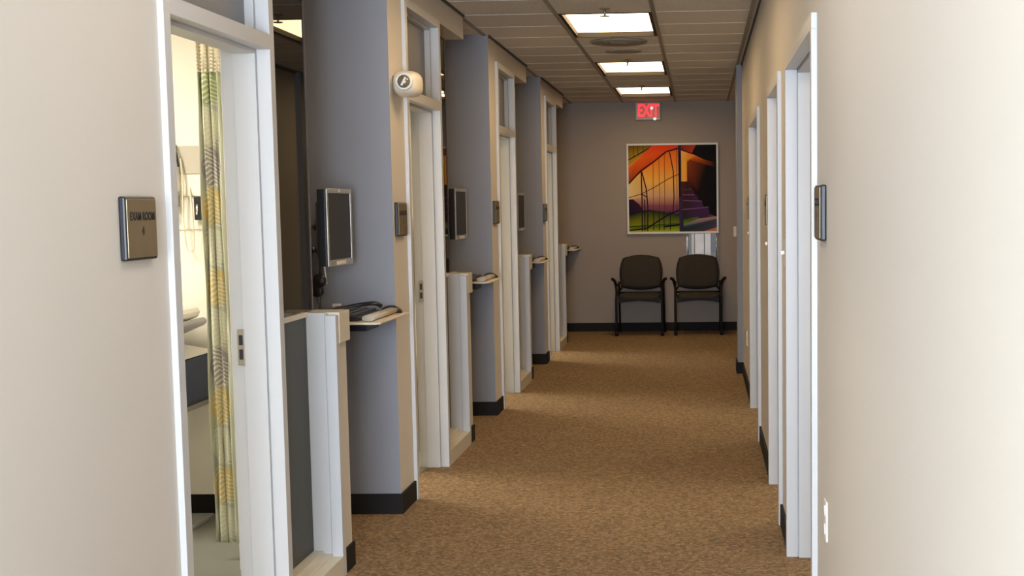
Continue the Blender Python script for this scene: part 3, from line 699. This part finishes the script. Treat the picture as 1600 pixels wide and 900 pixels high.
# ------------------------------------------------------------------ picture
def picture():
    PW, PH = 1.075, 1.055
    t = thing('wall_picture', 'large square picture of orange stairs in pale frame on far wall', 'picture', (-.322, YB, 1.677))
    bm = B(); fr = .022
    for a in ((-PW/2, PW/2, PH/2-fr, PH/2), (-PW/2, PW/2, -PH/2, -PH/2+fr), (-PW/2, -PW/2+fr, -PH/2+fr, PH/2-fr), (PW/2-fr, PW/2, -PH/2+fr, PH/2-fr)):
        box(bm, a[0], a[1], -.035, 0, a[2], a[3])
    obj('picture_frame', bm, 'picture_frame', t, bevel=.002)
    iw, ih = PW/2-fr, PH/2-fr
    bm = B(); cl = bm.loops.layers.float_color.new('ink')
    lay = [0]
    def poly(pts, cols):
        lay[0] += 1; y = -.020-lay[0]*.00012
        vs = [bm.verts.new((-iw+u*2*iw, y, ih-v*2*ih)) for u, v in pts]
        f = bm.faces.new(vs)
        if f.normal.y > 0 or True: pass
        if not isinstance(cols, list): cols = [cols]*len(pts)
        for lp, c in zip(f.loops, cols): lp[cl] = (*[min(1, 1.15*q**1.22) for q in lin(c)], 1)
        return f
    def line(pts, w, c):
        for (u0, v0), (u1, v1) in zip(pts, pts[1:]):
            dx, dy = u1-u0, v1-v0; L = math.hypot(dx, dy); nx, ny = -dy/L*w/2, dx/L*w/2
            poly([(u0+nx, v0+ny), (u1+nx, v1+ny), (u1-nx, v1-ny), (u0-nx, v0-ny)], c)
    rows = [(0, (222, 105, 40)), (.2, (230, 140, 50)), (.42, (228, 180, 92)), (.58, (205, 165, 130)), (.70, (140, 85, 100)), (.80, (105, 60, 95)), (1, (60, 70, 40))]
    for (v0, c0), (v1, c1) in zip(rows, rows[1:]):
        d = lambda c: tuple(min(255, q*1.06) for q in c)
        poly([(0, v0), (.58, v0), (.58, v1), (0, v1)], [d(c0), c0, c1, d(c1)])
    poly([(0, .30), (.16, .30), (.22, .58), (0, .62)], [(230, 200, 120), (230, 180, 90), (215, 170, 120), (225, 205, 150)])
    poly([(0, 0), (.27, 0), (.12, .14), (0, .24)], [(110, 90, 25), (125, 100, 30), (185, 150, 50), (190, 155, 50)])
    for u in (.06, .11, .17): line([(u, 0), (u, .17-u*.5)], .007, (90, 65, 20))
    line([(0, .165), (.24, .03), (.27, 0)], .012, (60, 35, 15))
    poly([(.27, 0), (.57, 0), (.56, .035), (.44, .07), (.30, .19), (.14, .31), (0, .44), (0, .25), (.12, .15)], [(225, 80, 35), (222, 70, 35), (220, 80, 35), (222, 90, 35), (225, 100, 30), (200, 90, 35), (150, 70, 35), (220, 120, 40), (228, 110, 35)])
    line([(0, .44), (.14, .29), (.30, .18), (.43, .075), (.58, .035)], .017, (75, 30, 25))
    for u, a, b_ in ((.28, .2, .98), (.35, .14, .97), (.41, .10, .97), (.55, .05, .97)): line([(u, a), (u, b_)], .006, (120, 60, 30))
    line([(.47, .08), (.51, .3), (.515, .6), (.49, .97)], .012, (80, 40, 35))
    line([(0, .60), (.14, .56), (.30, .48), (.45, .39), (.58, .33)], .009, (115, 70, 35))
    poly([(0, .62), (.05, .62), (.12, .68), (.16, .75), (.58, .80), (.58, .86), (0, .88)], [(55, 25, 55), (70, 30, 65), (70, 35, 70), (60, 35, 60), (90, 45, 90), (40, 40, 40), (25, 25, 40)])
    poly([(0, .80), (.22, .74), (.40, .77), (.58, .80), (.58, 1), (0, 1)], [(25, 35, 30), (25, 45, 20), (25, 50, 20), (40, 60, 35), (150, 165, 40), (165, 165, 30)])
    poly([(.0, .93), (.58, .90), (.58, 1), (0, 1)], [(45, 75, 20), (60, 95, 25), (170, 180, 45), (190, 180, 30)])
    line([(0, .98), (.2, .96), (.34, .87), (.45, .80), (.58, .75)], .016, (30, 22, 40)); line([(.4, .94), (.58, .92)], .018, (22, 18, 28))
    line([(.145, .29), (.15, .6), (.15, .99)], .014, (50, 35, 45)); line([(.15, .3), (.2, .5), (.215, .7), (.21, .99)], .014, (55, 38, 45))
    line([(.15, .56), (.21, .6)], .012, (50, 35, 45)); line([(.18, .62), (.18, .99)], .012, (40, 30, 45))
    for u in (.28, .345, .40, .47): line([(u, .76), (u, .98)], .009, (28, 25, 45))
    # right of the post
    poly([(.58, 0), (1, 0), (1, 1), (.58, 1)], [(45, 25, 20), (18, 16, 14), (20, 18, 24), (60, 45, 70)])
    poly([(.66, .16), (.9, .2), (.80, .55), (.66, .42)], [(150, 75, 25), (40, 24, 16), (28, 20, 16), (110, 40, 25)])
    poly([(.60, .06), (.78, .12), (.98, .20), (.98, .26), (.70, .17), (.66, .20), (.60, .20)], [(240, 190, 90), (225, 120, 40), (60, 32, 20), (30, 20, 14), (190, 95, 30), (220, 150, 55), (235, 180, 80)])
    poly([(.60, .18), (.665, .18), (.665, .42), (.60, .42)], [(235, 180, 75), (235, 175, 70), (240, 175, 85), (225, 185, 85)])
    poly([(.60, 0), (.77, 0), (.72, .10), (.60, .05)], [(130, 60, 35), (190, 75, 45), (185, 70, 45), (110, 55, 40)])
    poly([(.77, 0), (1, 0), (1, .21), (.86, .17), (.72, .10)], (22, 20, 17))
    line([(.60, .055), (.73, .105)], .012, (70, 30, 20))
    st = [(.60, .42), (.68, .42), (.70, .46), (.72, .50), (.735, .52), (.75, .57), (.78, .59), (.79, .635), (.83, .65), (.85, .72), (.91, .74), (.92, .80), (1, .835), (1, 1), (.60, 1)]
    poly(st, [(95, 50, 35), (70, 38, 30), (75, 45, 45), (75, 42, 50), (75, 45, 58), (80, 48, 70), (85, 50, 80), (85, 52, 85), (90, 55, 95), (88, 55, 98), (80, 55, 95), (80, 55, 85), (150, 115, 120), (70, 75, 95), (55, 55, 70)])
    for a, b_, va, vb in ((.62, .75, .575, .575), (.62, .83, .64, .65), (.61, .91, .745, .72)): line([(a, va), (b_, vb)], .011, (135, 90, 140))
    line([(.62, .515), (.72, .51)], .008, (115, 70, 90))
    poly([(.62, .86), (.78, .83), (.84, .875), (.62, .93)], [(70, 95, 30), (90, 125, 30), (120, 130, 70), (120, 150, 50)])
    poly([(.80, .85), (1, .83), (1, .86), (.62, .945), (.62, .925)], [(175, 140, 140), (190, 150, 140), (130, 110, 120), (80, 90, 110), (120, 120, 130)])
    poly([(.62, .945), (1, .86), (1, .96), (.70, 1), (.62, 1)], [(55, 75, 90), (80, 80, 100), (90, 85, 105), (60, 65, 85), (45, 60, 45)])
    poly([(.85, 1), (1, .955), (1, 1)], (200, 140, 100))
    poly([(.565, 0), (.60, 0), (.598, 1), (.575, 1)], [(60, 40, 70), (60, 40, 75), (75, 60, 110), (60, 50, 90)])
    poly([(.575, .08), (.592, .08), (.592, .6), (.575, .6)], (50, 22, 20))
    for f in bm.faces:
        f.normal_update()
        if f.normal.y > 0: f.normal_flip()
    me = bpy.data.meshes.new('print'); bm.to_mesh(me); bm.free()
    m = bpy.data.materials.new('print_ink'); m.use_nodes = True; nt = m.node_tree; b = nt.nodes['Principled BSDF']; b.inputs['Roughness'].default_value = .6; b.inputs['Specular IOR Level'].default_value = .1
    vc = nt.nodes.new('ShaderNodeVertexColor'); vc.layer_name = 'ink'
    nt.links.new(vc.outputs[0], b.inputs['Base Color'])
    MATS['print_ink'] = m
    me.materials.append(m); o = bpy.data.objects.new('print', me); COL.objects.link(o); o.parent = t
    bm = B(); box(bm, -iw, iw, -.0195, -.002, -ih, ih); obj('backing_board', bm, 'plastic_black', t)
picture()

# ------------------------------------------------------------------ magazine rack
t = thing('magazine_rack', 'clear wall rack of magazines below the picture, above right chair', 'magazine rack', (.02, YB, .99))
bm = B(); box(bm, -.18, .18, -.006, -.002, -.15, .16); box(bm, -.18, .18, -.066, -.062, -.15, -.07); box(bm, -.18, .18, -.062, -.006, -.15, -.144)
box(bm, -.184, -.178, -.066, -.002, -.15, .12); box(bm, .178, .184, -.066, -.002, -.15, .12); obj('pocket', bm, 'acrylic', t)
bm = B(); box(bm, -.176, .176, -.012, -.0065, -.143, .158); obj('back_panel', bm, mat('smoke_panel', (.06, .065, .055), .3), t)
for x in (-.168, .168):
    bm = B(); tube(bm, [(x, -.072, -.15), (x, -.072, .16)], .006, n=10, smooth=False); obj('rod', bm, 'chrome', t)
for i, (x0, x1, c) in enumerate(((-.125, -.095, 'plastic_white'), (-.085, .02, 'magazine'), (.03, .10, 'magazine'))):
    bm = B(); box(bm, x0, x1, -.05+i*.006, -.02, -.143, .155)
    tag(obj('magazine', bm, c, bevel=.002, loc=(.02, YB, .99)), ['thin white magazine edge, leftmost in the clear wall rack', 'wide silvery magazine in the middle of the clear wall rack', 'narrower silvery magazine, rightmost in the clear wall rack'][i], 'magazine', 'magazines in the rack')

# ------------------------------------------------------------------ chairs
def pad(bm, fn, nx=14, nz=12, thick=.03, mi=0):
    """closed cushion: fn(u,v)->front point, back point with u,v in [-1,1] squircle"""
    def sq(u, v):
        return u*math.sqrt(1-v*v/2), v*math.sqrt(1-u*u/2)
    F, K = {}, {}
    for i in range(nx+1):
        for j in range(nz+1):
            u, v = -1+2*i/nx, -1+2*j/nz
            # rounded square: blend square and circle
            a, b_ = sq(u, v); w = .33; U, V = u*(1-w)+a*w*1.08, v*(1-w)+b_*w*1.08
            e = max(abs(u), abs(v)); d = math.sqrt(max(0, 1-e**6))
            p, nrm = fn(U, V)
            F[i, j] = bm.verts.new(p+nrm*thick*d); K[i, j] = bm.verts.new(p-nrm*thick*.6*d) if e < 1 else F[i, j]
    for i in range(nx):
        for j in range(nz):
            for D, fl in ((F, 0), (K, 1)):
                q = [D[i, j], D[i+1, j], D[i+1, j+1], D[i, j+1]]
                if fl: q.reverse()
                f = bm.faces.new(q); f.smooth = True; f.material_index = mi

def make_chair(loc, rz, label):
    t = thing('guest_chair', label, 'chair', loc, rz, 'guest chairs')
    # local: faces -y, origin on floor
    bm = B()
    def fb(u, v):
        z = .705+v*.178; y = .21+v*.05+ (u*u)*-.035
        w = .245+.0*v+ (-.018 if v > 0 else .0)*abs(v)**2
        z += .02*(1-u*u)*(1 if v > 0 else -1)*abs(v)
        return Vector((u*w, y, z)), Vector((0, -1, .22)).normalized()
    pad(bm, fb, thick=.035); obj('backrest', bm, 'chair_fabric', t)
    bm = B()
    def fs(u, v):
        return Vector((u*.245, -.02+v*.25, .435+.02*(v < -.5)*0-.02*max(0, -v)**3+.008)), Vector((0, 0, 1))
    pad(bm, fs, thick=.035); obj('seat', bm, 'chair_fabric', t)
    bm = B(); prism(bm, [(-.24, .43), (.24, .43), (.24, .375), (.16, .39), (.0, .402), (-.16, .39), (-.24, .375)], 'y', -.255, -.225)
    box(bm, -.24, .24, -.23, .20, .405, .435); obj('seat_pan', bm, 'chair_black', t, bevel=.004)
    for s in (-1, 1):
        bm = B(); tube(bm, [(s*.262, -.235, .05), (s*.262, -.235, .40), (s*.258, -.22, .50), (s*.268, -.19, .58)], .0145); obj('leg', bm, 'chair_black', t)
        bm = B(); tube(bm, [(s*.262, .30, .05), (s*.262, .26, .30), (s*.262, .20, .46), (s*.258, .19, .60)], .0125); obj('leg', bm, 'chair_black', t)
        bm = B(); tube(bm, [(s*.262, -.10, .575), (s*.268, -.19, .585), (s*.278, -.22, .625), (s*.295, -.235, .648), (s*.314, -.245, .652)], .017)
        tube(bm, [(s*.262, .2, .56), (s*.262, .05, .575), (s*.262, -.12, .578)], .014); obj('armrest', bm, 'chair_black', t)
        for y in (-.235, .30):
            bm = B(); lathe(bm, [(.001, -.018), (.024, -.018), (.03, -.010), (.03, .010), (.024, .018), (.001, .018)], c=(s*.262, y-.01, .0305), axis='x', n=18)
            lathe(bm, [(.012, .03), (.012, .06)], c=(s*.262, y, 0), n=10)
            obj('caster', bm, 'chair_black', t)
    bm = B(); tube(bm, [(-.25, .2, .50), (-.2, .24, .56), (-.12, .235, .62)], .011); tube(bm, [(.25, .2, .50), (.2, .24, .56), (.12, .235, .62)], .011); tube(bm, [(-.26, .21, .47), (.26, .21, .47)], .01, smooth=False)
    obj('back_support', bm, 'chair_black', t)
    return t
ch = make_chair((-.700, 16.23, 0), math.radians(-1), 'left of the two dark upholstered armchairs against the far wall')
dup(ch, (-.035, 16.25, 0), math.radians(1), 'right of the two dark upholstered armchairs, below the magazine rack')

# ------------------------------------------------------------------ first exam room contents
def curtain(pts, z0, z1, ztop, label, amp=.0):
    t = thing('privacy_curtain', label, 'curtain', (pts[0][0], pts[0][1], 0), 0, 'privacy curtains')
    P = smooth_path([(p[0]-pts[0][0], p[1]-pts[0][1], 0) for p in pts], 8)
    def sheet(name, za, zb, m, nz):
        bm = B(); uvl = bm.loops.layers.uv.new('UVMap')
        L = [0]
        for a, b_ in zip(P, P[1:]): L.append(L[-1]+(b_-a).length)
        g = []
        for i, p in enumerate(P):
            row = []
            for j in range(nz+1):
                z = za+(zb-za)*j/nz
                q = 1+.10*(1-z/2.5)
                row.append(bm.verts.new((p.x*q+.004*math.sin(z*7+i*.3), p.y*q+.003*math.sin(z*5+i), z+(.004*math.sin(i*.8) if j == 0 else 0))))
            g.append(row)
        for i in range(len(P)-1):
            for j in range(nz):
                f = bm.faces.new((g[i][j], g[i+1][j], g[i+1][j+1], g[i][j+1])); f.smooth = True
                for lp, (ii, jj) in zip(f.loops, ((i, j), (i+1, j), (i+1, j+1), (i, j+1))):
                    lp[uvl].uv = (L[ii]+.02, za+(zb-za)*jj/nz)
        o = obj(name, bm, m, t)
        md = o.modifiers.new('thick', 'SOLIDIFY'); md.thickness = .0015
        return o
    sheet('fabric', z0, z1, 'curtain_fabric', 40)
    sheet('mesh_top', z1, ztop, 'curtain_net', 6)
    return t
cp = []
for i in range(9):
    cp.append((-2.068+i*.0145, 5.80+(.011 if i % 2 else -.011)+.006*math.sin(i*2), 0))
c1 = curtain(cp, .085, 2.06, 2.60, 'leaf patterned privacy curtain hanging inside the nearest exam room')
cp = [(-1.70+.012*i, 7.85+(.03 if i % 2 else -.03)+.02*i, 0) for i in range(6)]
curtain(cp, .085, 2.06, 2.60, 'green patterned curtain sliver inside the second exam doorway')
t = thing('curtain_track', 'pale ceiling curtain track inside the nearest exam room', 'curtain track', (-2.07, 5.8, 2.60))
bm = B(); box(bm, -1.6, .12, -.02, .02, 0, CEIL-2.60); obj('rail', bm, 'plastic_white', t)

t = thing('exam_table', 'exam table with navy cushion and white paper inside nearest exam room', 'exam table', (-2.80, 6.30, 0))
bm = B(); box(bm, -.85, .42, -.26, .36, .004, .022); obj('base_plate', bm, 'grey_vinyl', t, bevel=.003)
bm = B(); box(bm, -.86, .43, -.27, -.26, .004, .020); obj('base_edge', bm, 'plastic_black', t)
bm = B(); box(bm, -.8, .12, -.2, .32, .022, .50); box(bm, -.82, .20, -.23, .34, .50, .58); obj('cabinet', bm, 'plastic_cream', t, bevel=.006)
bm = B(); prism(bm, [(-.85, .62), (.46, .60), (.48, .63), (.46, .815), (.30, .845), (-.85, .85)], 'y', -.27, .37); obj('seat_cushion', bm, 'navy_vinyl', t, bevel=.015)
bm = B(); prism(bm, [(-.84, .575), (.46, .575), (.46, .60), (.40, .612), (-.84, .64)], 'y', -.265, .365); obj('cushion_base', bm, 'taupe_vinyl', t, bevel=.003)
bm = B(); prism(bm, [(-.85, .852), (.30, .847), (.46, .818), (.462, .823), (.30, .853), (-.85, .858)], 'y', -.24, .34); obj('paper_sheet', bm, 'paper_white', t)
bm = B(); prism(bm, [(.05, .865), (.13, .86), (.30, .895), (.42, .945), (.44, .965), (.42, .985), (.28, .93), (.0, .885)], 'y', -.22, .34); obj('raised_headrest', bm, 'grey_vinyl', t, bevel=.012)
bm = B(); prism(bm, [(.05, .895), (.24, .925), (.40, .985), (.43, 1.015), (.38, 1.05), (.22, 1.075), (.05, 1.085), (-.1, 1.06), (-.1, .895)], 'y', -.2, .32); obj('pillow', bm, 'paper_white', t, bevel=.03)

t = thing('diagnostic_station', 'wall diagnostic unit with green gauge and cord in nearest exam room', 'medical device', (-2.47, 6.73, 1.6))
bm = B(); box(bm, -.06, .12, -.03, 0, .065, .20); obj('upper_housing', bm, mat('beige_housing', (.50, .46, .38), .5), t, bevel=.004)
bm = B(); box(bm, -.05, .12, -.025, 0, -.04, .065); box(bm, -.10, .10, -.012, 0, -.20, -.04); obj('backplate', bm, 'wall_room', t, bevel=.003)
bm = B(); box(bm, -.115, -.025, -.075, -.02, -.02, .13); obj('gauge_body', bm, 'plastic_white', t, bevel=.012)
bm = B(); lathe(bm, [(.001, -.082), (.030, -.082), (.034, -.074)], c=(-.075, 0, .085), axis='y', n=24); box(bm, -.07, -.035, -.06, -.02, .185, .205); obj('gauge', bm, 'green_plastic', t)
bm = B(); tube(bm, [(-.075, -.06, .17), (-.055, -.085, .19), (-.03, -.06, .17), (-.022, -.05, .10)], .006, n=8); obj('hose', bm, 'plastic_black', t)
bm = B(); box(bm, -.10, -.035, -.06, -.012, -.09, -.03); tube(bm, [(-.065, -.05, -.13), (-.065, -.05, .0)], .016, n=12, smooth=False); obj('handle', bm, 'silver', t)
bm = B(); tube(bm, [(-.015, -.04, .14), (-.005, -.05, .05), (-.01, -.045, -.15), (.0, -.045, -.28), (.018, -.045, -.305), (.036, -.045, -.28), (.036, -.045, -.12), (.02, -.03, .0)], .0045, n=8); obj('cord', bm, 'plastic_cream', t)
bm = B(); box(bm, .045, .092, -.05, -.012, -.155, -.04); obj('specula_dispenser', bm, 'plastic_black', t, bevel=.004)
bm = B(); tube(bm, [(.06, -.053, -.13), (.062, -.053, -.08)], .006, n=8, smooth=False); obj('dispenser_label', bm, 'chrome', t)  # small chrome strip on the dispenser front

# ------------------------------------------------------------------ light
MATS['lens_hall'].node_tree.nodes['Principled BSDF'].inputs['Emission Strength'].default_value = 10
MATS['lens_room'].node_tree.nodes['Principled BSDF'].inputs['Emission Strength'].default_value = 34

la = bpy.data.lights.new('window_daylight', 'AREA'); la.shape = 'RECTANGLE'; la.size = 1.6; la.size_y = 2.0; la.energy = 520; la.color = (.70, .82, 1.0)  # cool fill lamp added behind the camera, outside the added window
lo = bpy.data.objects.new('window_daylight', la); COL.objects.link(lo); lo.location = (-.55, WY-.25, 1.4); lo.rotation_euler = (PI/2, 0, 0)

wd = bpy.data.worlds.new('World'); S.world = wd; wd.use_nodes = True
wd.node_tree.nodes['Background'].inputs[0].default_value = (.75, .85, 1, 1); wd.node_tree.nodes['Background'].inputs[1].default_value = .8

# ------------------------------------------------------------------ camera
f = 2200.; px, py = 1000., 524.6
d1 = Vector((1094-px, 319-py, f)).normalized()
dn = Vector((1307-px, 24200-py, f)); dn = (dn-d1*dn.dot(d1)).normalized()
Rr = dn.cross(d1); up = -dn
ex, ey, ez = Vector((Rr.x, d1.x, up.x)), Vector((Rr.y, d1.y, up.y)), Vector((Rr.z, d1.z, up.z))
cd = bpy.data.cameras.new('camera'); co = bpy.data.objects.new('camera', cd); COL.objects.link(co)
M = Matrix((ex, -ey, -ez)).transposed().to_4x4(); M.translation = (0, 0, 1.49)
co.matrix_world = M
cd.sensor_width = 36; cd.sensor_fit = 'HORIZONTAL'; cd.lens = f/1600*36
cd.shift_x = -(px-800)/1600; cd.shift_y = (py-450)/1600; cd.clip_start = .05; cd.clip_end = 60
S.camera = co
S.view_settings.view_transform = 'Standard'; S.view_settings.look = 'None'; S.view_settings.gamma = 1; S.view_settings.use_curve_mapping = False
S.view_settings.exposure = 0
